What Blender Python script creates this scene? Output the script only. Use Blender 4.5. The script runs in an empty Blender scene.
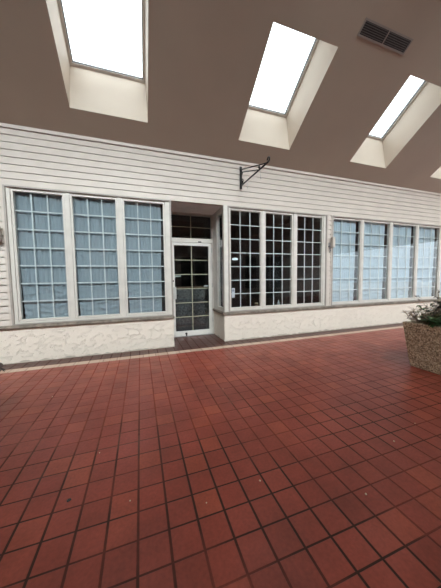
import bpy, bmesh, math, random
from mathutils import Vector, Matrix
random.seed(7)
C = bpy.context.scene.collection
PI = math.pi

# ------------------------------------------------------------------ materials
def nt(name):
    m = bpy.data.materials.new(name); m.use_nodes = True
    t = m.node_tree; t.nodes.clear()
    out = t.nodes.new('ShaderNodeOutputMaterial')
    return m, t, out
def N(t, typ, **kw):
    n = t.nodes.new(typ)
    for k, v in kw.items():
        if k in n.inputs: n.inputs[k].default_value = v
        else: setattr(n, k, v)
    return n
def L(t, a, b): t.links.new(a, b)
def ramp(t, fac, stops):
    r = t.nodes.new('ShaderNodeValToRGB'); L(t, fac, r.inputs[0])
    e = r.color_ramp.elements
    while len(e) < len(stops): e.new(0.5)
    for i, (p, c) in enumerate(stops):
        e[i].position = p; e[i].color = (c[0], c[1], c[2], 1) if not isinstance(c, (int, float)) else (c, c, c, 1)
    return r.outputs[0]
def mixc(t, fac, a, b, mode='MIX'):
    m = t.nodes.new('ShaderNodeMix'); m.data_type = 'RGBA'; m.blend_type = mode
    for i, v in ((0, fac), (6, a), (7, b)):
        if hasattr(v, 'node'): L(t, v, m.inputs[i])
        elif i == 0: m.inputs[0].default_value = v
        else: m.inputs[i].default_value = (v[0], v[1], v[2], 1)
    return m.outputs[2]
def math_n(t, op, a, b=None, c=None):
    m = t.nodes.new('ShaderNodeMath'); m.operation = op
    for i, v in enumerate((a, b, c)):
        if v is None: continue
        if hasattr(v, 'node'): L(t, v, m.inputs[i])
        else: m.inputs[i].default_value = v
    return m.outputs[0]

def paint(name, col, rough=0.5, var=0.06, scale=8, bump=0.0, bscale=120, metal=0.0, spec=0.5):
    m, t, out = nt(name)
    tc = N(t, 'ShaderNodeTexCoord'); n = N(t, 'ShaderNodeTexNoise', Scale=scale, Detail=4.0)
    L(t, tc.outputs['Object'], n.inputs['Vector'])
    c2 = [max(0, v*(1-var*1.6)) for v in col]; c1 = [min(1, v*(1+var)) for v in col]
    cc = ramp(t, n.outputs[0], [(0.3, c2), (0.7, c1)])
    b = N(t, 'ShaderNodeBsdfPrincipled', Roughness=rough, Metallic=metal)
    b.inputs['Specular IOR Level'].default_value = spec
    L(t, cc, b.inputs['Base Color'])
    if bump:
        n2 = N(t, 'ShaderNodeTexNoise', Scale=bscale, Detail=3.0); L(t, tc.outputs['Object'], n2.inputs['Vector'])
        bp = N(t, 'ShaderNodeBump', Strength=bump, Distance=0.004); L(t, n2.outputs[0], bp.inputs['Height'])
        L(t, bp.outputs[0], b.inputs['Normal'])
    L(t, b.outputs[0], out.inputs[0])
    return m

TS = 0.1528; TX = -0.0545; TY = -3.481
def floor_mat():
    m, t, out = nt('quarry_tile')
    tc = N(t, 'ShaderNodeTexCoord'); sp = N(t, 'ShaderNodeSeparateXYZ'); L(t, tc.outputs['Object'], sp.inputs[0])
    X, Y = sp.outputs[0], sp.outputs[1]
    def cell(v, off, s):
        u = math_n(t, 'DIVIDE', math_n(t, 'SUBTRACT', v, off), s)
        fl = math_n(t, 'FLOOR', u); fr = math_n(t, 'SUBTRACT', u, fl)
        d = math_n(t, 'MULTIPLY', math_n(t, 'MINIMUM', fr, math_n(t, 'SUBTRACT', 1.0, fr)), s)  # metres to joint
        return fl, d
    wob = N(t, 'ShaderNodeTexNoise', Scale=3.0, Detail=2.0); L(t, tc.outputs['Object'], wob.inputs['Vector'])
    ix, dx = cell(X, TX, TS); iy, dy = cell(Y, TY, TS)
    # random per tile
    cv = N(t, 'ShaderNodeCombineXYZ'); L(t, ix, cv.inputs[0]); L(t, iy, cv.inputs[1])
    wn = N(t, 'ShaderNodeTexWhiteNoise'); L(t, cv.outputs[0], wn.inputs['Vector'])
    tile = ramp(t, wn.outputs[0], [(0.0, (0.25, 0.053, 0.033)), (0.35, (0.285, 0.059, 0.037)), (0.75, (0.295, 0.063, 0.040)), (1.0, (0.35, 0.080, 0.043))])
    n = N(t, 'ShaderNodeTexNoise', Scale=2.2, Detail=6.0, Roughness=0.65); L(t, tc.outputs['Object'], n.inputs['Vector'])
    dirt = ramp(t, n.outputs[0], [(0.32, (0.72, 0.70, 0.70)), (0.62, (1.08, 1.05, 1.05))])
    tile = mixc(t, 1.0, tile, dirt, 'MULTIPLY')
    n3 = N(t, 'ShaderNodeTexNoise', Scale=55.0, Detail=5.0); L(t, tc.outputs['Object'], n3.inputs['Vector'])
    tile = mixc(t, 1.0, tile, ramp(t, n3.outputs[0], [(0.3, (0.86,)*3), (0.7, (1.1,)*3)]), 'MULTIPLY')
    # joints: mostly black-brown, some lengths pale grout, some washed out
    jw = 0.0055
    d = math_n(t, 'MINIMUM', math_n(t, 'MULTIPLY', dx, 0.85), math_n(t, 'MULTIPLY', dy, 1.2))
    joint = N(t, 'ShaderNodeMapRange'); joint.interpolation_type = 'SMOOTHSTEP'
    joint.inputs['From Min'].default_value = jw*0.75; joint.inputs['From Max'].default_value = jw*1.25
    joint.inputs['To Min'].default_value = 1; joint.inputs['To Max'].default_value = 0
    L(t, d, joint.inputs['Value'])
    # wear of the grout: per-joint white noise by cell of the joint line
    nj = N(t, 'ShaderNodeTexNoise', Scale=1.3, Detail=3.0); L(t, tc.outputs['Object'], nj.inputs['Vector'])
    vis = ramp(t, nj.outputs[0], [(0.40, 0.45), (0.55, 1.0)])
    # joints fade and turn paler towards the wall
    band = N(t, 'ShaderNodeMapRange'); band.inputs['From Min'].default_value = -2.9; band.inputs['From Max'].default_value = -1.0
    L(t, Y, band.inputs['Value'])
    nb = math_n(t, 'MULTIPLY', band.outputs[0], 0.72)
    vis2 = math_n(t, 'MULTIPLY', vis, math_n(t, 'SUBTRACT', 1.0, nb))
    npale = N(t, 'ShaderNodeTexNoise', Scale=2.7, Detail=4.0, Roughness=0.7)
    mp = N(t, 'ShaderNodeMapping'); mp.inputs['Location'].default_value = (4.2, 1.7, 0); L(t, tc.outputs['Object'], mp.inputs[0]); L(t, mp.outputs[0], npale.inputs['Vector'])
    pale = ramp(t, npale.outputs[0], [(0.50, 0.0), (0.60, 1.0)])
    jc = mixc(t, math_n(t, 'MULTIPLY', math_n(t, 'MULTIPLY', pale, band.outputs[0]), 0.9), (0.045, 0.018, 0.012), (0.36, 0.2, 0.16))
    col = mixc(t, math_n(t, 'MULTIPLY', joint.outputs[0], vis2), tile, jc)
    # dark border course by the wall, carried into the doorway as painted shade, y > -0.272
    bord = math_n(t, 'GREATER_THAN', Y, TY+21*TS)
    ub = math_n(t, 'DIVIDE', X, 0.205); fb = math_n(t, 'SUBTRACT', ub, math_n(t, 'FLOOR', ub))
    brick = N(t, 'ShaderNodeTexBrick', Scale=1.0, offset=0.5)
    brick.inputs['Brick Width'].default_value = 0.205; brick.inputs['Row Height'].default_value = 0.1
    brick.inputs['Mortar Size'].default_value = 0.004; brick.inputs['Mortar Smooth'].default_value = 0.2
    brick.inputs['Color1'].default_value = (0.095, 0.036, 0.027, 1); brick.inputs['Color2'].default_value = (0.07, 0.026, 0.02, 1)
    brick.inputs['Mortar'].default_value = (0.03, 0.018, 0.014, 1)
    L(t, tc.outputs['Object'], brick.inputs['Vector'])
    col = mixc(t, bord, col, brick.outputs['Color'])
    # light stripe of pinkish beige bricks
    st = math_n(t, 'MULTIPLY', math_n(t, 'GREATER_THAN', Y, TY+20*TS), math_n(t, 'LESS_THAN', Y, TY+21*TS-0.01))
    jn = math_n(t, 'LESS_THAN', fb, 0.045)
    wn2 = N(t, 'ShaderNodeTexWhiteNoise', noise_dimensions='1D'); L(t, math_n(t, 'FLOOR', ub), wn2.inputs['W'])
    sc = ramp(t, wn2.outputs[0], [(0, (0.50, 0.355, 0.26)), (1, (0.62, 0.47, 0.36))])
    sc = mixc(t, 1.0, sc, ramp(t, n3.outputs[0], [(0.3, (0.8,)*3), (0.7, (1.05,)*3)]), 'MULTIPLY')
    sc = mixc(t, jn, sc, (0.2, 0.1, 0.07))
    col = mixc(t, st, col, sc)
    b = N(t, 'ShaderNodeBsdfPrincipled'); L(t, col, b.inputs['Base Color'])
    b.inputs['IOR'].default_value = 1.45; b.inputs['Specular IOR Level'].default_value = 0.34
    rr = ramp(t, n.outputs[0], [(0.3, 0.42), (0.7, 0.30)])
    L(t, mixc(t, joint.outputs[0], rr, (0.8, 0.8, 0.8)), b.inputs['Roughness'])
    h = math_n(t, 'SUBTRACT', math_n(t, 'ADD', math_n(t, 'MULTIPLY', wn.outputs[0], 0.25), math_n(t, 'MULTIPLY', n3.outputs[0], 0.12)), joint.outputs[0])
    bp = N(t, 'ShaderNodeBump', Strength=0.55, Distance=0.004); L(t, h, bp.inputs['Height']); L(t, bp.outputs[0], b.inputs['Normal'])
    L(t, b.outputs[0], out.inputs[0])
    return m

def stucco_mat():
    m, t, out = nt('cream_stucco')
    tc = N(t, 'ShaderNodeTexCoord')
    mp = N(t, 'ShaderNodeMapping'); mp.inputs['Scale'].default_value = (1, 1, 1.9); L(t, tc.outputs['Object'], mp.inputs[0])
    n = N(t, 'ShaderNodeTexNoise', Scale=8.0, Detail=2.0, Roughness=0.5, Distortion=0.5); L(t, mp.outputs[0], n.inputs['Vector'])
    blob = ramp(t, n.outputs[0], [(0.555, 0.0), (0.575, 1.0), (0.64, 0.55), (0.78, 0.15)])
    f = N(t, 'ShaderNodeTexNoise', Scale=60.0, Detail=4.0); L(t, tc.outputs['Object'], f.inputs['Vector'])
    h = math_n(t, 'ADD', math_n(t, 'MULTIPLY', blob, 1.0), math_n(t, 'MULTIPLY', f.outputs[0], 0.22))
    bp = N(t, 'ShaderNodeBump', Strength=0.78, Distance=0.023); L(t, h, bp.inputs['Height'])
    col = ramp(t, f.outputs[0], [(0.3, (0.75, 0.675, 0.585)), (0.7, (0.83, 0.755, 0.66))])
    sp = N(t, 'ShaderNodeSeparateXYZ'); L(t, tc.outputs['Object'], sp.inputs[0])
    g = N(t, 'ShaderNodeTexNoise', Scale=7.0, Detail=5.0); L(t, tc.outputs['Object'], g.inputs['Vector'])
    # splash dirt along the foot
    lo = math_n(t, 'LESS_THAN', math_n(t, 'ADD', sp.outputs[2], math_n(t, 'MULTIPLY', g.outputs[0], 0.13)), 0.085)
    col = mixc(t, math_n(t, 'MULTIPLY', lo, 0.55), col, (0.30, 0.25, 0.19))
    b = N(t, 'ShaderNodeBsdfPrincipled', Roughness=0.75); L(t, col, b.inputs['Base Color']); L(t, bp.outputs[0], b.inputs['Normal'])
    L(t, b.outputs[0], out.inputs[0]); return m

def glass_mat(name, tint, refl=1.0):
    m, t, out = nt(name)
    g = N(t, 'ShaderNodeNewGeometry')
    ior = N(t, 'ShaderNodeMapRange'); ior.inputs['To Min'].default_value = 1.52; ior.inputs['To Max'].default_value = 1/1.52
    L(t, g.outputs['Backfacing'], ior.inputs['Value'])
    fr = N(t, 'ShaderNodeFresnel'); L(t, ior.outputs[0], fr.inputs['IOR'])
    tr = N(t, 'ShaderNodeBsdfTransparent'); tr.inputs[0].default_value = (*tint, 1)
    gl = N(t, 'ShaderNodeBsdfGlossy', Roughness=0.015); gl.inputs[0].default_value = (1, 1, 1, 1)
    mx = N(t, 'ShaderNodeMixShader'); L(t, math_n(t, 'MULTIPLY', fr.outputs[0], refl), mx.inputs[0])
    L(t, tr.outputs[0], mx.inputs[1]); L(t, gl.outputs[0], mx.inputs[2]); L(t, mx.outputs[0], out.inputs[0]); return m

def curtain_mat(name, g=1.0):
    m, t, out = nt(name)
    tc = N(t, 'ShaderNodeTexCoord'); n = N(t, 'ShaderNodeTexNoise', Scale=40.0, Detail=3.0)
    mp = N(t, 'ShaderNodeMapping'); mp.inputs['Scale'].default_value = (1, 1, 0.05); L(t, tc.outputs['Object'], mp.inputs[0]); L(t, mp.outputs[0], n.inputs['Vector'])
    col = ramp(t, n.outputs[0], [(0.3, (0.36*g, 0.395*g, 0.42*g)), (0.7, (0.39*g, 0.43*g, 0.455*g))])
    d = N(t, 'ShaderNodeBsdfDiffuse'); L(t, col, d.inputs[0])
    tl = N(t, 'ShaderNodeBsdfTranslucent'); L(t, col, tl.inputs[0])
    mx = N(t, 'ShaderNodeMixShader'); mx.inputs[0].default_value = 0.25
    L(t, d.outputs[0], mx.inputs[1]); L(t, tl.outputs[0], mx.inputs[2]); L(t, mx.outputs[0], out.inputs[0]); return m

def aggregate_mat():
    m, t, out = nt('exposed_aggregate')
    tc = N(t, 'ShaderNodeTexCoord'); v = N(t, 'ShaderNodeTexVoronoi', Scale=64.0); L(t, tc.outputs['Object'], v.inputs['Vector'])
    sp = N(t, 'ShaderNodeSeparateColor'); L(t, v.outputs['Color'], sp.inputs[0])
    peb = ramp(t, sp.outputs[0], [(0.0, (0.16, 0.12, 0.08)), (0.25, (0.46, 0.36, 0.24)), (0.5, (0.64, 0.53, 0.37)), (0.8, (0.76, 0.66, 0.48)), (1.0, (0.85, 0.78, 0.62))])
    edge = ramp(t, v.outputs['Distance'], [(0.5, 0.0), (0.8, 1.0)])
    col = mixc(t, edge, peb, (0.34, 0.27, 0.19))
    b = N(t, 'ShaderNodeBsdfPrincipled', Roughness=0.8); L(t, col, b.inputs['Base Color'])
    bp = N(t, 'ShaderNodeBump', Strength=0.8, Distance=0.006, invert=True); L(t, v.outputs['Distance'], bp.inputs['Height']); L(t, bp.outputs[0], b.inputs['Normal'])
    L(t, b.outputs[0], out.inputs[0]); return m

def emit(name, col, s):
    m, t, out = nt(name); e = N(t, 'ShaderNodeEmission', Strength=s); e.inputs[0].default_value = (*col, 1)
    L(t, e.outputs[0], out.inputs[0]); return m

M = dict(
    floor=floor_mat(), stucco=stucco_mat(),
    siding=paint('white_vinyl_siding', (0.575, 0.515, 0.46), 0.5, 0.03, 3, 0.15, 60),
    trim=paint('cream_white_paint', (0.62, 0.59, 0.54), 0.4, 0.05, 5),
    casing=paint('greige_casing_paint', (0.37, 0.335, 0.30), 0.5, 0.08, 6),
    doorwhite=paint('white_door_metal', (0.72, 0.70, 0.66), 0.35, 0.03, 5),
    stone=paint('weathered_sill_stone', (0.25, 0.215, 0.175), 0.8, 0.25, 14, 0.6, 70),
    ceil=paint('taupe_ceiling_paint', (0.40, 0.325, 0.26), 0.6, 0.03, 1.2, 0.15, 90),
    shaft=paint('warm_cream_shaft_paint', (0.62, 0.54, 0.45), 0.6, 0.02, 3),
    muntin=paint('white_muntin', (0.74, 0.73, 0.70), 0.4, 0.02, 6),
    brass=paint('brass_muntin', (0.55, 0.47, 0.32), 0.35, 0.05, 6),
    soffit=paint('soffit_panel_paint', (0.80, 0.78, 0.75), 0.6, 0.05, 4),
    glass=glass_mat('window_glass', (0.93, 0.97, 0.985), 1.0),
    skyglass=glass_mat('skylight_glass', (0.93, 0.97, 0.98), 1.0),
    curtain=curtain_mat('blue_grey_sheer_curtain'), curtain2=curtain_mat('pale_sheer_curtain', 1.55), agg=aggregate_mat(),  # curtain2 is paler: outdoor reflections painted into the cloth colour
    black=paint('black_wrought_iron', (0.012, 0.012, 0.013), 0.45, 0.2, 20, 0.2, 80),
    greymetal=paint('grey_aluminium', (0.42, 0.42, 0.42), 0.35, 0.05, 10, metal=0.6),
    greyframe=paint('dark_grey_seal', (0.16, 0.165, 0.18), 0.5, 0.05, 10),
    vent=paint('dark_vent_louvre', (0.10, 0.10, 0.10), 0.5, 0.1, 10),
    ventframe=paint('taupe_vent_frame', (0.28, 0.25, 0.23), 0.5, 0.05, 10),
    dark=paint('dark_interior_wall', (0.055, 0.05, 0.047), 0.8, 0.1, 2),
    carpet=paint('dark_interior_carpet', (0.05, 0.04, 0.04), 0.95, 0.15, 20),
    soil=paint('potting_soil', (0.035, 0.024, 0.016), 0.95, 0.4, 30, 0.8, 50),
    leaf=paint('dark_green_leaf', (0.065, 0.135, 0.045), 0.45, 0.4, 12),
    leaf2=paint('purple_brown_leaf', (0.10, 0.065, 0.06), 0.5, 0.3, 12),
    twig=paint('dry_pale_twig', (0.42, 0.33, 0.23), 0.8, 0.25, 30),
    brown=paint('dark_brown_glaze', (0.055, 0.035, 0.022), 0.45, 0.3, 20),
    paper=paint('white_paper', (0.42, 0.47, 0.52), 0.6, 0.02, 5),
    ink=paint('printed_ink', (0.2, 0.24, 0.3), 0.6, 0.02, 5),
    crumb=paint('pale_crumb', (0.62, 0.52, 0.36), 0.8, 0.1, 50),
    asphalt=paint('asphalt', (0.16, 0.16, 0.16), 0.9, 0.15, 6, 0.4, 80),
    wood=paint('brown_wood', (0.16, 0.08, 0.04), 0.5, 0.2, 10),
    plastic=paint('pale_plastic', (0.50, 0.50, 0.48), 0.4, 0.03, 10),
    marble=paint('grey_mottled_stone', (0.09, 0.092, 0.088), 0.5, 0.5, 26),
    mauve=paint('mauve_grey_cloth', (0.62, 0.54, 0.56), 0.9, 0.05, 10),
    lamp=emit('lit_lamp_glass', (0.85, 0.96, 1.0), 1.1),
)

# ------------------------------------------------------------------ geometry helpers
def box(bm, x0, x1, y0, y1, z0, z1):
    vs = [bm.verts.new((x, y, z)) for x in (x0, x1) for y in (y0, y1) for z in (z0, z1)]
    for f in ((0,1,3,2),(4,6,7,5),(0,4,5,1),(2,3,7,6),(0,2,6,4),(1,5,7,3)): bm.faces.new([vs[i] for i in f])
def tube(bm, pts, r, seg=8, r2=None):
    pts = [Vector(p) for p in pts]; rings = []
    n = len(pts); up0 = Vector((0, 0, 1))
    prev = None
    for i, p in enumerate(pts):
        d = (pts[min(i+1, n-1)] - pts[max(i-1, 0)]).normalized()
        a = prev if prev is not None else (up0 if abs(d.z) < .9 else Vector((1, 0, 0)))
        s = (a - d*a.dot(d)).normalized(); prev = s; q = d.cross(s)
        rr = r if r2 is None else r + (r2-r)*i/(n-1)
        rings.append([bm.verts.new(p + (s*math.cos(2*PI*k/seg)+q*math.sin(2*PI*k/seg))*rr) for k in range(seg)])
    for a, b in zip(rings, rings[1:]):
        for k in range(seg): bm.faces.new((a[k], a[(k+1) % seg], b[(k+1) % seg], b[k]))
    bm.faces.new(rings[0][::-1]); bm.faces.new(rings[-1])
def lathe(bm, prof, cx, cy, seg=24):
    rings = [[bm.verts.new((cx+r*math.cos(2*PI*k/seg), cy+r*math.sin(2*PI*k/seg), z)) for k in range(seg)] for r, z in prof]
    for a, b in zip(rings, rings[1:]):
        for k in range(seg): bm.faces.new((a[k], a[(k+1) % seg], b[(k+1) % seg], b[k]))
    bm.faces.new(rings[0][::-1]); bm.faces.new(rings[-1])
def obj(name, bm, mat, parent=None, bevel=0, smooth=False, origin=None):
    me = bpy.data.meshes.new(name)
    bmesh.ops.recalc_face_normals(bm, faces=bm.faces[:])
    if bevel: bmesh.ops.bevel(bm, geom=bm.edges[:], offset=bevel, segments=2, affect='EDGES', clamp_overlap=True)
    if parent is not None:
        bmesh.ops.translate(bm, verts=bm.verts[:], vec=-parent_world(parent))
    elif origin is not None:
        bmesh.ops.translate(bm, verts=bm.verts[:], vec=-Vector(origin))
    bm.to_mesh(me); bm.free()
    if isinstance(mat, str): mat = M[mat]
    me.materials.append(mat)
    if smooth:
        for p in me.polygons: p.use_smooth = True
    o = bpy.data.objects.new(name, me); C.objects.link(o)
    if parent is not None: o.parent = parent
    elif origin is not None: o.location = origin
    return o
def parent_world(o):
    v = Vector((0, 0, 0))
    while o is not None: v = v + Vector(o.location); o = o.parent
    return v
def tag(o, label, cat, group=None, kind=None):
    o['label'] = label; o['category'] = cat
    if group: o['group'] = group
    if kind: o['kind'] = kind
    return o
def empty(name, loc, label, cat, group=None, kind=None):
    o = bpy.data.objects.new(name, None); C.objects.link(o); o.location = loc
    return tag(o, label, cat, group, kind)
B = bmesh.new

# ------------------------------------------------------------------ dimensions
JH = 3.625; TH = 0.62340392; ct, st_ = math.cos(TH), math.sin(TH)
RY = -4.5                               # ridge of the arcade
BACKY = -9.0
XL, XR = -7.0, 13.0                     # ends of the arcade
SILL0, SILL1, WT = 0.556, 0.612, 2.755
RX0, RX1, RD = 0.58, 1.61, 0.73         # entrance recess

# ------------------------------------------------------------------ floor, ground
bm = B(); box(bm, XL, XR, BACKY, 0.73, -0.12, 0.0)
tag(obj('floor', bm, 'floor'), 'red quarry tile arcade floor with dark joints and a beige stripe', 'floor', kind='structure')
bm = B(); box(bm, -40, XL-.002, -40, 30, -0.16, -0.04); box(bm, XR+.002, 60, -40, 30, -0.16, -0.04)
tag(obj('ground', bm, 'asphalt'), 'grey asphalt outside the open ends of the arcade', 'ground', kind='structure')

# ------------------------------------------------------------------ front wall
def siding(bm, x0, x1, z0, z1, y=0.0, exp=0.1075, anchor=3.503, d=0.013, thick=0.06, slot=.0055):
    # clapboard profile extruded along x; bottoms of the laps at anchor - k*exp
    zs = sorted([anchor - k*exp for k in range(-3, 34) if z0+.012 < anchor - k*exp < z1-.012])
    lv = [z0] + zs + [z1]; prof = []
    for a, b in zip(lv, lv[1:]):
        full = exp; top_in = d*min(1, (b-a)/full)
        prof.append((y-d, a)); prof.append((y-d+0.000, a+0.004)); 
        if b-a > .05 and b < z1-.001: prof += [(y-d+top_in*0.9, b-slot), (y+.014, b-slot), (y+.014, b)]
        else: prof.append((y-d+top_in*0.95, b-0.0005))
    prof += [(y+thick, z1), (y+thick, z0)]
    A = [bm.verts.new((x0, p, q)) for p, q in prof]; Z = [bm.verts.new((x1, p, q)) for p, q in prof]
    n = len(prof)
    for i in range(n): bm.faces.new((A[i], A[(i+1) % n], Z[(i+1) % n], Z[i]))
    bm.faces.new(A[::-1]); bm.faces.new(Z)
bm = B()
siding(bm, XL, XR, WT, JH-0.03)
siding(bm, XL, -1.945, SILL1, WT, d=.016, slot=.014)
siding(bm, 4.222, 4.31, SILL1, WT, d=.016, slot=.014)
siding(bm, 9.62, XR, SILL1, WT, d=.016, slot=.014)
# backing of the wall above the windows and beside them
box(bm, XL, XR, 0.06, 0.2, WT+.002, 4.1)
box(bm, XL, -1.945, 0.06, 0.2, SILL1, WT); box(bm, 9.62, XR, .06, .2, SILL1, WT)
box(bm, 4.19, 4.33, .062, .2, SILL1, WT)
tag(obj('wall_front', bm, 'siding'), 'white horizontal lap siding wall above and beside the shop windows', 'wall', kind='structure')
bm = B()
box(bm, XL, RX0, 0.0, 0.16, 0, SILL0); box(bm, RX1, XR, 0.0, 0.16, 0, SILL0)
box(bm, RX1, RX1+.16, 0.16, RD+.1, 0, SILL0); box(bm, RX0-.16, RX0, 0.16, RD+.1, 0, SILL0)
tag(obj('wall_base', bm, 'stucco'), 'low cream stucco wall with trowelled flakes under the shop windows', 'wall', kind='structure')
# sill bands
bm = B(); box(bm, XL, RX0+.012, -0.045, 0.16, SILL0, SILL1-.004); box(bm, RX0-.15, RX0+.012, .16, RD, SILL0, SILL1-.004)
tag(obj('trim_1', bm, 'stone', bevel=.012), 'weathered brown stone sill under the left shop window', 'window sill', kind='structure')
bm = B(); box(bm, RX1-.035, XR, -0.045, 0.16, SILL0, SILL1-.004); box(bm, RX1-.035, RX1+.15, .16, RD, SILL0, SILL1-.004)
tag(obj('trim_2', bm, 'stone', bevel=.012), 'weathered brown stone sill right of the entrance, turning into the recess', 'window sill', kind='structure')
# trim at the ceiling and corner strips
bm = B(); box(bm, XL, XR, -0.028, 0.06, JH-0.032, JH+.03)
tag(obj('trim_3', bm, 'siding'), 'thin white trim strip where siding meets the sloping ceiling', 'trim', kind='structure')
bm = B(); box(bm, -1.945, -1.915, -.022, .06, SILL1, WT)
tag(obj('trim_4', bm, 'siding'), 'narrow white corner strip left of the left shop window', 'trim', kind='structure')
bm = B(); box(bm, 4.19, 4.222, -.022, .06, SILL1, WT); box(bm, 4.31, 4.338, -.022, .06, SILL1, WT)
tag(obj('trim_5', bm, 'siding'), 'white corner strips edging the narrow siding between two shop windows', 'trim', kind='structure')
# soffit of the recess + header
bm = B(); box(bm, RX0-.1, RX1+.1, 0.06, RD+.1, WT, WT+.05)
for i in range(6): box(bm, RX0, RX1, .1+i*.1, .106+i*.1, WT-.004, WT)
tag(obj('trim_6', bm, 'soffit'), 'greyish soffit panel over the recessed entrance', 'soffit', kind='structure')

# ------------------------------------------------------------------ windows
GZ0, GZ1 = 0.695, 2.682
def ring(bm, x0, x1, z0, z1, wx0, wx1, wz0, wz1, y0, y1):
    box(bm, x0, x0+wx0, y0, y1, z0, z1); box(bm, x1-wx1, x1, y0, y1, z0, z1)
    box(bm, x0+wx0, x1-wx1, y0, y1, z0, z0+wz0); box(bm, x0+wx0, x1-wx1, y0, y1, z1-wz1, z1)
def sash_parts(w, gx0, gx1, z0, z1, cols, rows, mt='muntin', y=.012):
    bm = B(); ring(bm, gx0-.031, gx1+.031, z0-.031, z1+.031, .031, .031, .031, .031, y-.012, y+.06)
    s = obj('sash', bm, 'trim', w, bevel=.003)
    bm = B()
    for i in range(1, cols):
        x = gx0+(gx1-gx0)*i/cols; box(bm, x-.0078, x+.0078, y+.024, y+.040, z0, z1)
    for j in range(1, rows):
        z = z0+(z1-z0)*j/rows; box(bm, gx0, gx1, y+.0235, y+.0405, z-.0078, z+.0078)
    obj('muntin_grid', bm, mt, s)
    bm = B(); box(bm, gx0-.002, gx1+.002, y+.012, y+.018, z0-.002, z1+.002)
    obj('glass_pane', bm, 'glass', s)
def window(name, x0, x1, sashes, label, cl=.03, cr=.03):
    w = empty(name, ((x0+x1)/2, 0, SILL1), label, 'window', kind='structure')
    bm = B(); ring(bm, x0, x1, SILL1, WT, cl, cr, .02, .028, -.03, .07)
    obj('casing', bm, 'casing', w, bevel=.004)
    bm = B()
    xs = [x0+cl] + [v for s in sashes for v in (s[0]-.035, s[1]+.035)] + [x1-cr]
    for a, b in zip(xs[::2], xs[1::2]):
        if b-a > .004: box(bm, a, b, -.008, .07, SILL1+.02, WT-.028)
    for s in sashes:
        box(bm, s[0]-.035, s[1]+.035, -.004, .07, SILL1+.02, GZ0-.035)
        box(bm, s[0]-.035, s[1]+.035, -.004, .07, GZ1+.035, WT-.028)
    obj('mullion', bm, 'trim', w, bevel=.002)
    for s in sashes: sash_parts(w, s[0], s[1], GZ0, GZ1, 3, 7)
    return w
LS = [(-1.80, -1.155), (-1.015, -.365), (-.225, .435)]
BS = [(1.765, 2.445), (2.57, 3.23), (3.375, 4.06)]
RS = [(4.40, 5.25), (5.372, 6.265), (6.395, 7.285), (7.415, 8.30), (8.43, 9.32)]
window('window_1', -1.915, .58, LS, 'left three-panel shop window with blue-grey curtains behind small panes')
window('window_2', 1.70, 4.19, BS, 'dark three-panel shop window right of the entrance, no curtains')
window('window_3', 4.338, 9.60, RS, 'long right shop window with pale curtains behind small panes')
# corner post + sidelight in recess
bm = B(); box(bm, RX1, 1.698, -.02, .06, SILL1, WT)
tag(obj('trim_7', bm, 'trim', bevel=.003), 'cream corner post between entrance recess and dark shop window', 'corner post', kind='structure')
w4 = empty('window_4', (RX1, .35, SILL1), 'tall narrow side window in the right wall of the recess', 'window', kind='structure')
bm = B()
box(bm, RX1, RX1+.07, .06, .075, SILL1, WT); box(bm, RX1, RX1+.07, .435, RD-.002, SILL1, WT)
box(bm, RX1, RX1+.07, .075, .435, SILL1, .69); box(bm, RX1, RX1+.07, .075, .435, 2.64, WT)
obj('window_frame', bm, 'trim', w4)
bm = B(); box(bm, RX1+.03, RX1+.036, .075, .435, .69, 2.64)
obj('glass_pane', bm, 'glass', w4)
# left return of the recess
bm = B(); box(bm, RX0-.07, RX0, .072, RD, SILL1, WT)
tag(obj('wall_recess', bm, 'trim'), 'cream painted left side wall of the entrance recess', 'wall', kind='structure')

# ------------------------------------------------------------------ door
d = empty('door_1', (1.11, RD, 0), 'white framed glass entrance door with small panes in the recess', 'door', kind='structure')
LX0, LX1 = .645, 1.575
bm = B()
box(bm, RX0, LX0-.004, RD-.01, RD+.09, 0, WT); box(bm, LX1+.004, RX1, RD-.01, RD+.09, 0, WT)
box(bm, LX0-.004, LX1+.004, RD-.01, RD+.09, 2.115, 2.205); box(bm, LX0-.004, LX1+.004, RD-.01, RD+.09, 2.715, WT)
obj('door_frame', bm, 'trim', d, bevel=.004)
bm = B(); box(bm, LX0-.004, LX1+.004, RD-.016, RD+.08, 0, .012); obj('threshold', bm, 'greymetal', d)
bm = B(); ring(bm, LX0, LX1, .014, 2.11, .075, .075, .11, .065, RD+.0, RD+.045)
leaf = obj('door_leaf', bm, 'doorwhite', d, bevel=.004)
gx0, gx1, gz0, gz1 = LX0+.075, LX1-.075, .124, 2.045
bm = B(); box(bm, gx0, gx1, RD+.012, RD+.018, gz0, gz1); obj('glass_pane', bm, 'glass', leaf)
bm = B(); xm = 1.11
box(bm, xm-.008, xm+.008, RD+.022, RD+.036, gz0, gz1)
for j in range(1, 6):
    z = gz0+(gz1-gz0)*j/6; box(bm, gx0, gx1, RD+.0215, RD+.0365, z-.008, z+.008)
obj('muntin_grid', bm, 'brass', leaf)
bm = B(); box(bm, .662, .742, RD-.045, RD-.002, .862, 1.125)
box(bm, .672, .732, RD-.05, RD-.045, .875, 1.112)
obj('pull_handle', bm, 'plastic', leaf, bevel=.004)
bm = B(); tube(bm, [(.68, RD-.02, 1.262), (.68, RD+.01, 1.262)], .017, 16); obj('deadbolt', bm, 'black', leaf)
bm = B(); tube(bm, [(.945, RD-.03, .02), (.945, RD-.03, .085)], .010, 10); box(bm, .925, .965, RD-.032, RD, .06, .088); obj('door_stop', bm, 'black', leaf)
bm = B(); box(bm, .715, .86, RD+.05, RD+.09, 1.352, 1.384); box(bm, .7, .74, RD+.046, RD+.09, 1.33, 1.40); obj('inner_latch', bm, 'plastic', leaf)
bm = B(); box(bm, 1.395, 1.5, RD+.05, RD+.085, 1.12, 1.15); obj('inner_handle', bm, 'plastic', leaf)
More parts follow.
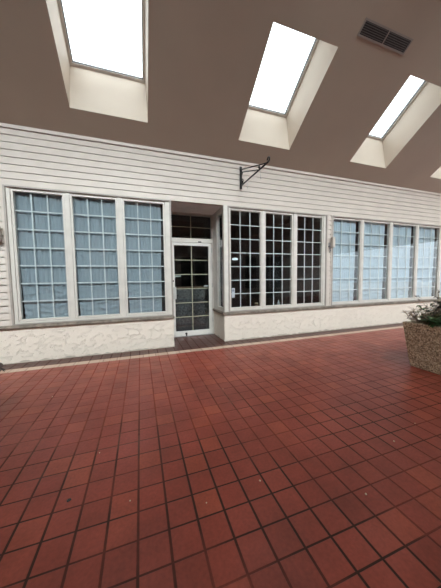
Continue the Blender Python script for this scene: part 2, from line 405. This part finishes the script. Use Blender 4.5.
bm = B(); box(bm, 1.26, 1.33, RD-.03, RD-.01, 2.118, 2.14); obj('door_catch', bm, 'black', d)
for i in range(3):
    bm = B(); z = .3+.8*i; tube(bm, [(LX1+.004, RD-.008, z), (LX1+.004, RD-.008, z+.1)], .008, 8); obj('hinge', bm, 'greymetal', d)
bm = B(); box(bm, LX0+.0, LX1, RD+.03, RD+.036, 2.205, 2.715); obj('transom_glass', bm, 'glass', d)
bm = B(); box(bm, xm-.008, xm+.008, RD+.05, RD+.062, 2.205, 2.715); box(bm, LX0, LX1, RD+.05, RD+.062, 2.452, 2.468); obj('transom_muntin', bm, 'brass', d)

# ------------------------------------------------------------------ shop interiors
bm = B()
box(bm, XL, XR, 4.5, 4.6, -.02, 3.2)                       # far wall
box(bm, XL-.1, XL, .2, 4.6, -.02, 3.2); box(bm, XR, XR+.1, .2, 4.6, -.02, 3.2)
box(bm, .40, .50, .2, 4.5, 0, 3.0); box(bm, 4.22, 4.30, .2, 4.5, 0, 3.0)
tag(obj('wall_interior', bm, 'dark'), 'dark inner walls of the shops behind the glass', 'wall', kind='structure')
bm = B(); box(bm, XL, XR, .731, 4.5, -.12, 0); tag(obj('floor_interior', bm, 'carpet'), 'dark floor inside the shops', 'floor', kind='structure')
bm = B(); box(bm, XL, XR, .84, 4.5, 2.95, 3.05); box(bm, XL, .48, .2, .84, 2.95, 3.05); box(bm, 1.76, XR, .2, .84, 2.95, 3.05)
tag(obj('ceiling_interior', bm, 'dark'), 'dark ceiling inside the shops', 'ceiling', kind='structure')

# curtains: one per sash
def curtain(x0, x1, z0, z1, seed, label, group, lower, cm='curtain'):
    rnd = random.Random(seed); nx, nz = 84, 110
    bm = B(); V = []
    ph = [rnd.uniform(0, 6.28) for _ in range(8)]
    W_ = x1-x0; pleats = 9 + rnd.random()*3
    ridges = [(z0+.06+.085*k+rnd.uniform(-.02, .02), rnd.uniform(.010, .02)*(1 if k < 4 else .7), rnd.uniform(0, 6), rnd.uniform(3, 8)) for k in range(6)]
    ridges += [(GZ0+(GZ1-GZ0)*j/7-.035, .010, rnd.uniform(0, 6), rnd.uniform(5, 9)) for j in range(2, 7)]
    for j in range(nz+1):
        row = []
        z = z0+(z1-z0)*j/nz; tt = (z-z0)/(z1-z0)
        for i in range(nx+1):
            u = i/nx; x = x0+W_*u
            y = .003*math.sin(2*PI*pleats*u+ph[0]+.5*math.sin(5*tt+ph[1])) + .0015*math.sin(2*PI*pleats*2.3*u+ph[2])
            y *= .35+.65*min(1, tt*2.2)
            for (rz, ra, rp, rf) in ridges:
                zz = rz + .02*math.sin(rf*u*2+rp) - .02*math.sin(PI*((u*3) % 1))*lower
                y -= 1.1*ra*math.exp(-((z-zz)/.018)**2)*(.6+.4*math.sin(rf*u*3+rp*2))
            x += .004*math.sin(9*tt+ph[3])
            # edges pulled in towards the bottom
            e = .035*(1-tt)**1.5*(1 if u < .5 else -1)*abs(2*u-1)**6
            row.append(bm.verts.new((x+e, .088+y, z)))
        V.append(row)
    for j in range(nz):
        for i in range(nx): bm.faces.new((V[j][i], V[j][i+1], V[j+1][i+1], V[j+1][i]))
    me_o = obj('curtain', bm, cm, smooth=True, origin=((x0+x1)/2, .088, z0))
    tag(me_o, label, 'curtain', group)
    md = me_o.modifiers.new('thickness', 'SOLIDIFY'); md.thickness = .002
    return me_o
lab = ['blue-grey sheer curtain in the left shop window, leftmost panel', 'blue-grey sheer curtain in the left shop window, middle panel', 'blue-grey sheer curtain in the left shop window, panel nearest the door']
for i, (a, b) in enumerate(LS): curtain(a-.015, b+(.02 if i < 2 else -.035), GZ0-.03, GZ1+.05, 10+i, lab[i], 'curtains in the left shop window', 1)
lab = ['pale sheer curtain in the right shop window, first panel beside the siding strip', 'pale sheer curtain in the right shop window, second panel from the siding strip',
       'pale sheer curtain in the right shop window, third panel from the siding strip', 'pale sheer curtain in the right shop window, fourth panel, above the planter',
       'pale sheer curtain in the right shop window, far right panel beyond the planter']
for i, (a, b) in enumerate(RS): curtain(a-.03, b-.06, GZ0-.03, GZ1+.05, 30+i, lab[i], 'curtains in the right shop window', .4, 'curtain2')
# rods the curtains hang on
for (a, b, tx) in ((-1.86, .44, 'left'), (4.36, 9.35, 'right')):
    bm = B(); tube(bm, [(a, .088, GZ1+.067), (b, .088, GZ1+.067)], .009, 8)
    for xx in (a, b): tube(bm, [(xx-.012, .088, GZ1+.067), (xx+.012, .088, GZ1+.067)], .018, 10)
    tag(obj('curtain_rod', bm, 'muntin'), 'thin white rod carrying the curtains of the %s shop window' % tx, 'curtain rod')

# things inside the dark window
t = empty('pendant_lamp', (2.68, 2.0, 1.84), 'lit white pendant lamp glowing inside the dark shop window', 'lamp')
bm = B(); lathe(bm, [(.02, 1.84), (.07, 1.845), (.095, 1.865), (.08, 1.895), (.03, 1.91)], 2.68, 2.0, 20); obj('lamp_shade', bm, 'lamp', t, smooth=True)
bm = B(); tube(bm, [(2.68, 2.0, 1.908), (2.68, 2.0, 2.95)], .005, 6); obj('cord', bm, 'black', t)
t = empty('display_table', (2.9, .45, 0), 'low dark wooden display shelf just inside the dark shop window', 'table')
bm = B(); box(bm, 2.1, 3.9, .30, .62, .57, .6); obj('table_top', bm, 'wood', t, bevel=.004)
for x in (2.14, 3.86):
    for y in (.33, .59):
        bm = B(); box(bm, x-.02, x+.02, y-.02, y+.02, 0, .57); obj('leg', bm, 'wood', t)
t = empty('bottle', (3.16, .42, .6), 'small pale bottle on the shelf inside the dark shop window', 'bottle')
bm = B(); lathe(bm, [(.03, .6), (.036, .605), (.036, .70), (.014, .735), (.013, .765)], 3.16, .42, 16); obj('bottle_body', bm, 'plastic', t, smooth=True)
bm = B(); lathe(bm, [(.016, .765), (.016, .79)], 3.16, .42, 12); obj('cap', bm, 'black', t)
t = empty('jar', (2.56, .42, .6), 'small brown jar on the shelf inside the dark shop window', 'jar')
bm = B(); lathe(bm, [(.035, .6), (.045, .61), (.045, .69), (.038, .705)], 2.56, .42, 16); obj('jar_body', bm, 'wood', t, smooth=True)
bm = B(); lathe(bm, [(.042, .705), (.042, .725)], 2.56, .42, 16); obj('lid', bm, 'brass', t)
t = empty('reception_counter', (1.17, 2.2, 0), 'grey stone-fronted counter inside, seen through the glass entrance door', 'counter')
bm = B(); box(bm, .60, 1.74, 2.02, 2.48, 0.0, 1.05); obj('counter_body', bm, 'marble', t, bevel=.005)
bm = B(); box(bm, .58, 1.76, 1.98, 2.50, 1.05, 1.085); obj('counter_top', bm, 'wood', t, bevel=.004)
bm = B(); V = [[bm.verts.new((1.705+.007*math.sin(i*1.15), .085+.34*i/40, z)) for i in range(41)] for z in (.70, 1.2, 1.7, 2.13)]
for a_, b_ in zip(V, V[1:]):
    for i in range(40): bm.faces.new((a_[i], a_[i+1], b_[i+1], b_[i]))
o = obj('cafe_curtain', bm, 'mauve', smooth=True, origin=(1.705, .255, .70)); tag(o, 'mauve-grey half curtain behind the narrow side window of the recess', 'curtain')
o.modifiers.new('thickness', 'SOLIDIFY').thickness = .002
# notice on the glass
t = empty('notice', (1.82, .02, .90), 'small white paper notice stuck on the dark window glass, lower left corner', 'notice')
bm = B(); box(bm, 1.785, 1.852, .0215, .0235, .90, 1.10); obj('sheet', bm, 'paper', t)
bm = B()
box(bm, 1.797, 1.838, .0208, .0214, 1.03, 1.075)
obj('print', bm, 'ink', t)
# wall-mounted boxes
def wall_box(x, z, label, bx):
    t = empty('wall_box', (x, -.013, z), label, 'wall box', 'white boxes fixed to the siding')
    bm = B(); box(bm, bx-.035, bx+.035, -.145, -.06, z, z+.24); obj('housing', bm, 'siding', t, bevel=.008)
    bm = B(); box(bm, x-.03, x+.03, -.03, -.0135, z+.02, z+.12); tube(bm, [(x, -.03, z+.07), (bx-.0, -.06, z+.09)], .012, 8); obj('bracket', bm, 'greymetal', t)
    bm = B(); tube(bm, [(x-.005, -.03, z-.01), (x-.005, -.05, z-.03), (x+.01, -.055, z-.07), (x+.015, -.02, z-.10)], .008, 8)
    tube(bm, [(x-.02, -.035, z+.03), (x-.02, -.06, z+.03)], .018, 10); obj('fitting', bm, 'greyframe', t)
wall_box(4.255, 1.99, 'white box on a grey bracket, fixed to the siding strip between windows', 4.285)
wall_box(-2.02, 1.905, 'white box on a grey bracket, left of the left shop window', -1.985)

# ------------------------------------------------------------------ wrought iron bracket
t = empty('sign_bracket', (1.99, -.013, 3.10), 'empty black wrought iron sign bracket on the siding above the dark shop window', 'bracket')
bm = B(); box(bm, 1.965, 2.015, -.03, -.0135, 3.10, 3.54); obj('wall_plate', bm, 'black', t, bevel=.004)
bm = B(); tube(bm, [(1.99, -.03, 3.165), (1.99, -1.10, 3.145)], .014, 8); 
pts = [(1.99, -1.10+.0-.035*math.sin(a)*1.0, 3.18-.035*math.cos(a)) for a in [PI*k/8*1.5 for k in range(9)]]
tube(bm, pts, .012, 8); obj('arm', bm, 'black', t, smooth=True)
bm = B(); tube(bm, [(1.99, -.03, 3.485), (1.99, -1.03, 3.155)], .010, 8); obj('strut', bm, 'black', t, smooth=True)
bm = B(); tube(bm, [(1.99, -.03, 3.43), (1.99, -.20, 3.37), (1.99, -.76, 3.165)], .009, 8); obj('strut', bm, 'black', t, smooth=True)
def spiral(cy, cz, r0, turns, sgn, a0):
    return [(1.99, cy+sgn*r0*(1-.75*k/24)*math.cos(a0+turns*2*PI*k/24), cz+r0*(1-.75*k/24)*math.sin(a0+turns*2*PI*k/24)) for k in range(25)]
for (cy, cz, r0, a0) in ((-.085, 3.235, .055, -1.57), (-.79, 3.20, .035, -1.57), (-.075, 3.40, .045, 1.57)):
    bm = B(); tube(bm, spiral(cy, cz, r0, 1.25, -1, a0), .009, 8); obj('scroll', bm, 'black', t, smooth=True)
for (cy, l) in ((-.84, .16), (-.32, .13)):
    bm = B(); tube(bm, [(1.99, cy, 3.15), (1.99, cy, 3.15-l), (1.99, cy-.012, 3.14-l), (1.99, cy-.024, 3.155-l)], .004, 6); obj('hook', bm, 'greymetal', t, smooth=True)

# ------------------------------------------------------------------ ceiling with skylight openings
def P(x, s, off, side):
    y = -s*ct + off*st_; z = JH + s*st_ + off*ct
    return (x, y, z) if side == 0 else (x, BACKY-y, z)
SMAX = (-RY)/ct
S0, S1 = .406, 1.896
U0, U1 = 1.9, 4.95                       # taller unseen upper skylights, added on the opposite slope to light the facade
centers = [-5.75, -3.05, -.352, 2.364, 5.05, 7.75, 10.45]
HW = .553
bm = B()
def fourquad(bm, pts): bm.faces.new([bm.verts.new(p) for p in pts])
for side in (0, 1):
    xs = [XL] + [v for c in centers for v in (c-HW, c+HW)] + [XR]
    ss = [-0.02, S0, S1, SMAX] if side == 0 else [-0.02, U0, U1, SMAX]
    for i in range(len(xs)-1):
        for j in range(len(ss)-1):
            if i % 2 == 1 and j % 2 == 1: continue
            fourquad(bm, [P(xs[i], ss[j], 0, side), P(xs[i+1], ss[j], 0, side), P(xs[i+1], ss[j+1], 0, side), P(xs[i], ss[j+1], 0, side)])
bmesh.ops.remove_doubles(bm, verts=bm.verts[:], dist=.0005)
co = obj('ceiling', bm, 'ceil')
tag(co, 'taupe painted sloping arcade ceiling with skylight openings', 'ceiling', kind='structure')

def skylight(c, side, n, label, S0=S0, S1=S1):
    w = empty('window_%d' % n, P(c, S0, 0, side), label, 'skylight', 'ceiling skylights', 'structure')
    x0, x1 = c-HW, c+HW; T = .6
    a0, a1 = S0, S1; b0, b1 = S0+.319, S1+.074; e = .012
    bm = B()
    lo = [P(x0, a0, 0, side), P(x1, a0, 0, side), P(x1, a1, 0, side), P(x0, a1, 0, side)]
    hi = [P(x0+e, b0, T, side), P(x1-e, b0, T, side), P(x1-e, b1, T, side), P(x0+e, b1, T, side)]
    L_ = [bm.verts.new(p) for p in lo]; H_ = [bm.verts.new(p) for p in hi]
    for k in range(4): bm.faces.new((L_[k], L_[(k+1) % 4], H_[(k+1) % 4], H_[k]))
    so = obj('skylight_shaft', bm, 'shaft', w)
    bm = B(); fw = .048
    def pb(xa, xb, sa, sb, oa, ob):
        vs = [bm.verts.new(P(x, s, o, side)) for x in (xa, xb) for s in (sa, sb) for o in (oa, ob)]
        for f in ((0,1,3,2),(4,6,7,5),(0,4,5,1),(2,3,7,6),(0,2,6,4),(1,5,7,3)): bm.faces.new([vs[i] for i in f])
    X0, X1 = x0+e, x1-e
    pb(X0-.02, X0+fw-.012, b0-.02, b1+.02, T-.005, T+.06); pb(X1-fw+.012, X1+.02, b0-.02, b1+.02, T-.005, T+.06)
    pb(X0+fw-.012, X1-fw+.012, b0-.02, b0+fw-.012, T-.005, T+.06); pb(X0+fw-.012, X1-fw+.012, b1-fw+.012, b1+.02, T-.005, T+.06)
    obj('window_frame', bm, 'muntin', w)
    bm = B(); g = fw-.012
    pb(X0+g, X0+g+.011, b0+g, b1-g, T+.012, T+.05); pb(X1-g-.011, X1-g, b0+g, b1-g, T+.012, T+.05)
    pb(X0+g+.011, X1-g-.011, b0+g, b0+g+.011, T+.012, T+.05); pb(X0+g+.011, X1-g-.011, b1-g-.011, b1-g, T+.012, T+.05)
    obj('glazing_seal', bm, 'greyframe', w)
    bm = B(); pb(X0+g, X1-g, b0+g, b1-g, T+.05, T+.058)
    obj('glass_pane', bm, 'skyglass', w)
names = {-.352: 'skylight in the ceiling above the left shop window', 2.364: 'skylight in the ceiling above the dark window, right of the iron bracket',
         5.05: 'skylight in the ceiling to the right of the air vent', 7.75: 'skylight at the right edge of the ceiling, mostly out of view',
         -3.05: 'skylight beyond the left edge of the view', -5.75: 'skylight at the far left end of the arcade', 10.45: 'skylight at the far right end of the arcade'}
k = 5
for c in centers:
    skylight(c, 0, k, names[c]); k += 1
for c in centers:
    skylight(c, 1, k, names[c].replace('ceiling', 'opposite ceiling slope').replace('skylight', 'tall upper skylight', 1), U0, U1); k += 1
# vent
t = empty('ceiling_vent', P(3.61, 2.155, 0, 0), 'dark double louvre air vent in the sloping ceiling above the skylights', 'vent')
def slab(bm, xa, xb, sa, sb, oa, ob):
    vs = [bm.verts.new(P(x, s, o, 0)) for x in (xa, xb) for s in (sa, sb) for o in (oa, ob)]
    for f in ((0,1,3,2),(4,6,7,5),(0,4,5,1),(2,3,7,6),(0,2,6,4),(1,5,7,3)): bm.faces.new([vs[i] for i in f])
va, vb, sa, sb = 3.125, 4.095, 2.065, 2.245
bm = B(); slab(bm, va, vb, sa, sa+.022, -.012, 0); slab(bm, va, vb, sb-.022, sb, -.012, 0)
for x in (va, (va+vb)/2-.008, vb-.022): slab(bm, x, x+(.022 if x != (va+vb)/2-.008 else .016), sa+.022, sb-.022, -.012, 0)
obj('vent_frame', bm, 'ventframe', t)
bm = B(); slab(bm, va+.02, vb-.02, sa+.02, sb-.02, -.002, -.0005); obj('backing', bm, 'black', t)
for (xa, xb) in ((va+.022, (va+vb)/2-.008), ((va+vb)/2+.008, vb-.022)):
    bm = B()
    for j in range(6):
        s = sa+.032+j*.0225; slab(bm, xa, xb, s, s+.009, -.011, -.003)
    obj('louvre_panel', bm, 'vent', t)

# ------------------------------------------------------------------ opposite side of the arcade
bm = B()
box(bm, XL, XR, BACKY-.2, BACKY, 2.755, 3.9)
for a, b in ((XL, -5.2), (-2.6, -1.6), (1.6, 2.4), (5.2, 6.2)): box(bm, a, b, BACKY-.2, BACKY, .6, 2.755)
box(bm, 9.0, XR, BACKY-.2, BACKY, 0, 2.755)
tag(obj('wall_back', bm, 'siding'), 'pale siding wall of the shops across the arcade', 'wall', kind='structure')
bm = B(); box(bm, XL, 9.0, BACKY-.2, BACKY+.02, 0, .6)
tag(obj('wall_opposite', bm, 'stucco'), 'low stucco wall of the shops across the arcade', 'wall', kind='structure')
n = 40
for a, b, tx in ((-5.2, -2.6, 'left'), (-1.6, 1.6, 'middle'), (2.4, 5.2, 'right'), (6.2, 9.0, 'far right')):
    w = empty('window_%d' % n, ((a+b)/2, BACKY, .6), '%s dark shop window across the arcade' % tx, 'window', kind='structure'); n += 1
    bm = B(); k3 = 3; ring(bm, a, b, .6, 2.755, .07, .07, .07, .07, BACKY-.08, BACKY+.01)
    for i in range(1, k3): x = a+(b-a)*i/k3; box(bm, x-.05, x+.05, BACKY-.08, BACKY+.01, .67, 2.685)
    obj('window_frame', bm, 'trim', w)
    bm = B(); box(bm, a+.07, b-.07, BACKY-.05, BACKY-.044, .67, 2.685); obj('glass_pane', bm, 'glass', w)
bm = B(); box(bm, XL, 9.1, BACKY-3, BACKY-2.9, 0, 3.2); box(bm, XL, XL+.1, BACKY-2.9, BACKY-.2, 0, 3.2); box(bm, 9.0, 9.1, BACKY-2.9, BACKY-.2, 0, 3.2); box(bm, XL, 9.1, BACKY-3, BACKY-.2, 3.1, 3.2); box(bm, XL, 9.1, BACKY-2.9, BACKY-.2, -.1, 0)
tag(obj('wall_interior_opposite', bm, 'dark'), 'dark rooms behind the shop windows across the arcade', 'wall', kind='structure')
# gables closing the arcade above the openings at its two ends
for (x, nm, lb) in ((XL, 'wall_left', 'left'), (XR, 'wall_right', 'right')):
    bm = B(); dx = .1 if x > 0 else -.1
    zb = 2.9
    prof = [(0.2, zb), (0.2, JH-.05), (0, JH+.02), (RY, JH+SMAX*st_+.05), (BACKY, JH+.02), (BACKY-.2, JH-.05), (BACKY-.2, zb)]
    A = [bm.verts.new((x, a, b)) for a, b in prof]; Z = [bm.verts.new((x+dx, a, b)) for a, b in prof]
    m_ = len(prof)
    for i in range(m_): bm.faces.new((A[i], A[(i+1) % m_], Z[(i+1) % m_], Z[i]))
    bm.faces.new(A[::-1]); bm.faces.new(Z)
    if x < 0: box(bm, x-.1, x, -9.2, .2, 0, 2.9)
    tag(obj(nm, bm, 'trim'), '%s end wall of the arcade, beyond the view' % lb, 'wall', kind='structure')

# ------------------------------------------------------------------ planter
fl = .075; PH = .645
def planter(px0, px1, py0, py1, label):
    t = empty('concrete_planter', ((px0+px1)/2, (py0+py1)/2, 0), label, 'planter', 'pebble concrete planters')
    bm = B()
    def sq(e, z): return [bm.verts.new(p) for p in ((px0-e, py0-e, z), (px1+e, py0-e, z), (px1+e, py1+e, z), (px0-e, py1+e, z))]
    rings = [sq(-.02, 0), sq(0, .012), sq(fl, PH-.008), sq(fl-.008, PH), sq(fl-.075, PH), sq(fl-.085, PH-.10)]
    for a, b in zip(rings, rings[1:]):
        for k in range(4): bm.faces.new((a[k], a[(k+1) % 4], b[(k+1) % 4], b[k]))
    bm.faces.new(rings[0][::-1]); bm.faces.new(rings[-1])
    obj('planter_body', bm, 'agg', t)
    bm = B(); V = []
    for j in range(19):
        V.append([bm.verts.new((px0+(px1-px0)*i/18, py0+(py1-py0)*j/18, PH-.07+.03*math.sin(i*1.3+j)*math.cos(j*.9)+random.uniform(-.008, .008))) for i in range(19)])
    for j in range(18):
        for i in range(18): bm.faces.new((V[j][i], V[j][i+1], V[j+1][i+1], V[j+1][i]))
    obj('soil', bm, 'soil', t, smooth=True)
planter(3.66, 4.56, -3.13, -2.23, 'square tapered pebble-aggregate concrete planter on the tiles at right')
planter(-2.35, -1.30, -4.40, -2.05, 'long pebble-aggregate concrete planter just beyond the left edge of the view')  # lengthened out of view to shade the left side of the floor

def leaf_(bm, base, dirv, ln, wd, droop):
    dirv = Vector(dirv).normalized(); side = dirv.cross(Vector((0, 0, 1)))
    side = side.normalized() if side.length > .1 else Vector((1, 0, 0))
    b = Vector(base); prev = None; nseg = 5
    nrm = side.cross(dirv)
    for k in range(nseg+1):
        u = k/nseg; c = b + dirv*ln*u + Vector((0, 0, -droop*u*u*ln)); w_ = wd*math.sin(PI*min(1, u*.92+.06))*.5
        row = [bm.verts.new(c-side*w_+nrm*w_*.3), bm.verts.new(c), bm.verts.new(c+side*w_+nrm*w_*.3)]
        if prev:
            bm.faces.new((prev[0], prev[1], row[1], row[0])); bm.faces.new((prev[1], prev[2], row[2], row[1]))
        prev = row
def plant(cx, cy, label, nst, h, leafmat, leaves, lsz, seed, spread, dry, cat='plant', nm='potted_shrub', lean=(0, 0)):
    rnd = random.Random(seed); z0 = PH-.075
    t = empty(nm, (cx, cy, z0), label, cat)
    bs = B(); bl = B(); 
    for i in range(nst):
        a = rnd.uniform(0, 2*PI); r = rnd.uniform(.01, .06)
        p = Vector((cx+r*math.cos(a), cy+r*math.sin(a), z0)); out_ = Vector((math.cos(a)*spread+lean[0], math.sin(a)*spread+lean[1], rnd.uniform(.5, 1.1))).normalized()
        hh = h*rnd.uniform(.55, 1.0); pts = [p.copy()]; q = p.copy(); dv = out_.copy(); ns = 7
        for k in range(ns):
            dv = (dv+Vector((rnd.uniform(-.25, .25), rnd.uniform(-.25, .25), rnd.uniform(-.12, .22)))).normalized()
            q = q+dv*hh/ns; q.z = max(q.z, PH+.005 if k > 0 else q.z); pts.append(q.copy())
        tube(bs, pts, .0055 if dry else .0045, 5, .0018)
        if dry:
            for k in (2, 4, 5, 6):
                e = pts[k]+Vector((rnd.uniform(-1, 1), rnd.uniform(-1, 1), rnd.uniform(0, .8)))*.09
                tube(bs, [pts[k], (pts[k]+e)/2+Vector((0, 0, .01)), e], .0032, 5, .0015)
        for k in range(leaves):
            u = rnd.uniform(.3, 1)*(ns-.01); ii = int(u); pp = pts[ii].lerp(pts[ii+1], u-ii)
            aa = rnd.uniform(0, 2*PI)
            leaf_(bl, pp, (math.cos(aa), math.sin(aa), rnd.uniform(-.1, .8)), lsz*rnd.uniform(.6, 1.2), lsz*.28, rnd.uniform(.1, .6))
    obj('stems', bs, 'twig', t, smooth=True)
    obj('foliage', bl, leafmat, t, smooth=True)
plant(3.73, -2.33, 'dry pale twiggy plant in the near-left corner of the planter', 30, .36, 'leaf2', 6, .07, 3, .6, True, lean=(-.1, .05))
plant(3.93, -2.42, 'dark purple-leaved plant with one tall sprig in the planter', 12, .56, 'leaf2', 16, .10, 5, .2, False)
plant(3.80, -2.56, 'low dark green plant spilling over the planter rim', 26, .40, 'leaf', 18, .13, 8, .8, False)
plant(4.22, -2.50, 'bushy dark green plant at the back middle of the planter', 30, .50, 'leaf', 18, .13, 11, .55, False)
plant(4.25, -2.92, 'dark green plant on the camera side of the planter, outside the view', 18, .36, 'leaf', 12, .12, 12, .8, False)
plant(-1.75, -2.45, 'tall bushy plant at the far end of the long planter, left of the view', 26, .95, 'leaf2', 26, .15, 21, .35, False)  # tall shrubs added out of view to shade the left floor
plant(-1.80, -3.15, 'tall bushy plant in the middle of the long planter, left of the view', 28, 1.05, 'leaf', 28, .16, 22, .35, False)
plant(-1.80, -3.90, 'tall bushy plant at the viewer end of the long planter, left of the view', 28, 1.05, 'leaf', 28, .16, 23, .3, False)
# long shoot hanging over the far rim of the left planter
t = empty('trailing_plant', (-1.50, -2.12, PH-.075), 'dark brown trailing plant hanging over the planter rim at the left edge', 'plant')
bs, bl = B(), B(); rnd = random.Random(4)
for k in range(5):
    pts = [Vector((-1.50, -2.14, PH-.075)), Vector((-1.46+.01*k, -2.09, PH+.04)), Vector((-1.36+.015*k, -1.96+.01*k, PH+.03)), Vector((-1.30+.012*k, -1.92+.012*k, PH-.05)), Vector((-1.275+.012*k, -1.90+.012*k, PH-.12-.01*k))]
    tube(bs, pts, .005, 5, .002)
    for q in range(14):
        u = rnd.uniform(1.2, 3.99); i_ = int(u); pp = pts[i_].lerp(pts[i_+1], u-i_); aa = rnd.uniform(0, 2*PI)
        leaf_(bl, pp, (math.cos(aa), math.sin(aa), rnd.uniform(-.5, .3)), .05, .022, .4)
obj('stems', bs, 'twig', t, smooth=True); obj('foliage', bl, 'leaf2', t, smooth=True)

# crumbs on the tiles
spots = [(-.335, -2.601, 'near the centre-left of the floor'), (-.977, -1.47, 'on the left of the floor, farther off'), (-.101, -3.091, 'in the left foreground'),
         (.32, -3.254, 'in the middle foreground'), (2.498, -2.204, 'on the floor well left of the planter'), (1.851, -3.259, 'on the right foreground tiles'),
         (.684, -3.226, 'in the foreground right of centre'), (1.234, -3.522, 'nearest the camera on the right'), (2.254, -3.161, 'on the tiles toward the right edge'), (.88, -1.957, 'in the middle of the floor')]
for i, (x, y, tx) in enumerate(spots):
    r = random.uniform(.004, .0065); bm = B()
    bmesh.ops.create_icosphere(bm, subdivisions=2, radius=r)
    for v in bm.verts: v.co *= random.uniform(.75, 1.15); v.co.z = max(v.co.z*.7, -r*.5)
    zz = -min(v.co.z for v in bm.verts)
    o = obj('crumb', bm, 'crumb'); o.location = (x, y, zz)
    tag(o, 'tiny pale crumb ' + tx, 'crumb', 'pale crumbs scattered on the tiles')
bm = B()
ring_ = [bm.verts.new((.013*math.cos(2*PI*k/14)*random.uniform(.8, 1.1), .013*math.sin(2*PI*k/14)*random.uniform(.8, 1.1), .0)) for k in range(14)]
top_ = [bm.verts.new((v.co.x*.7, v.co.y*.7, .003)) for v in ring_]
for k in range(14): bm.faces.new((ring_[k], ring_[(k+1) % 14], top_[(k+1) % 14], top_[k]))
bm.faces.new(top_); bm.faces.new(ring_[::-1])
o = obj('gum_spot', bm, 'black'); o.location = (-.445, -2.962, 0); tag(o, 'flattened black gum spot on a tile in the left foreground', 'gum')

SKY_EL, SKY_GLOW, SKY_BASE = 35, 84.0, 3.5
# ------------------------------------------------------------------ light: overcast bright sky through skylights and the open right end
wd = bpy.data.worlds.new('sky'); bpy.context.scene.world = wd; wd.use_nodes = True
wt = wd.node_tree; wt.nodes.clear(); wo = wt.nodes.new('ShaderNodeOutputWorld'); bg = wt.nodes.new('ShaderNodeBackground')
tc = wt.nodes.new('ShaderNodeTexCoord'); sp = wt.nodes.new('ShaderNodeSeparateXYZ'); wt.links.new(tc.outputs['Generated'], sp.inputs[0])
r = wt.nodes.new('ShaderNodeValToRGB'); wt.links.new(sp.outputs[2], r.inputs[0])
e = r.color_ramp.elements; e[0].position = 0; e[0].color = (.42, .46, .50, 1); e[1].position = .4; e[1].color = (1, 1, 1, 1)
# the sky behind the viewer is the bright hazy side, round a veiled sun
dt = wt.nodes.new('ShaderNodeVectorMath'); dt.operation = 'DOT_PRODUCT'; wt.links.new(tc.outputs['Generated'], dt.inputs[0])
el = math.radians(SKY_EL); dt.inputs[1].default_value = (-.05, -math.cos(el), math.sin(el))
mx_ = wt.nodes.new('ShaderNodeMath'); mx_.operation = 'MAXIMUM'; wt.links.new(dt.outputs['Value'], mx_.inputs[0]); mx_.inputs[1].default_value = 0
pw = wt.nodes.new('ShaderNodeMath'); pw.operation = 'POWER'; wt.links.new(mx_.outputs[0], pw.inputs[0]); pw.inputs[1].default_value = 20
ma = wt.nodes.new('ShaderNodeMath'); ma.operation = 'MULTIPLY_ADD'; wt.links.new(pw.outputs[0], ma.inputs[0]); ma.inputs[1].default_value = SKY_GLOW; ma.inputs[2].default_value = SKY_BASE
wt.links.new(r.outputs[0], bg.inputs[0]); wt.links.new(ma.outputs[0], bg.inputs[1])
wt.links.new(bg.outputs[0], wo.inputs[0])
# sampling portals sit in the openings (they emit nothing)
def portal(loc, nrm, sx, sy, xaxis):
    l = bpy.data.lights.new('portal', 'AREA'); l.shape = 'RECTANGLE'; l.size = sx; l.size_y = sy; l.cycles.is_portal = True
    o = bpy.data.objects.new('portal', l); C.objects.link(o)
    z = -Vector(nrm).normalized(); x = Vector(xaxis).normalized(); y = z.cross(x)
    o.matrix_world = Matrix.Translation(loc) @ Matrix((x, y, z)).transposed().to_4x4()
for side in (0,):
    for c in centers:
        n_ = Vector((0, -st_, -ct)) if side == 0 else Vector((0, st_, -ct))
        portal(Vector(P(c, (S0+S1)/2, .02, side)), n_, 1.106, 1.49, (1, 0, 0))
for c in centers: portal(Vector(P(c, (U0+U1)/2, .02, 1)), Vector((0, st_, -ct)), 1.106, 3.05, (1, 0, 0))
portal(Vector((XR+.05, -4.5, 1.45)), Vector((-1, 0, 0)), 9.0, 2.9, (0, 1, 0))

# ------------------------------------------------------------------ camera
yaw, pitch, roll, f, D, H = 3.27914656e-01, -6.54345906e-02, -1.32284703e-02, 234.521824, 4.49763669, 1.3
cy_, sy_ = math.cos(yaw), math.sin(yaw); cp, sp_ = math.cos(pitch), math.sin(pitch)
fw = Vector((sy_*cp, cy_*cp, sp_)); rt = Vector((cy_, -sy_, 0)); up = rt.cross(fw)
cr, sr = math.cos(roll), math.sin(roll)
r2 = cr*rt+sr*up; u2 = -sr*rt+cr*up
cam = bpy.data.cameras.new('camera'); co_ = bpy.data.objects.new('camera', cam); C.objects.link(co_)
co_.matrix_world = Matrix.Translation((0, -D, H)) @ Matrix((r2, u2, -fw)).transposed().to_4x4()
cam.sensor_fit = 'VERTICAL'; cam.sensor_height = 24.0; cam.sensor_width = 18.0; cam.lens = f/588*24.0
cam.clip_start = .05; cam.clip_end = 200
sc = bpy.context.scene; sc.camera = co_
sc.view_settings.view_transform = 'Standard'; sc.view_settings.look = 'None'; sc.view_settings.exposure = 0.0; sc.view_settings.gamma = 1.0
sc.view_settings.use_curve_mapping = False
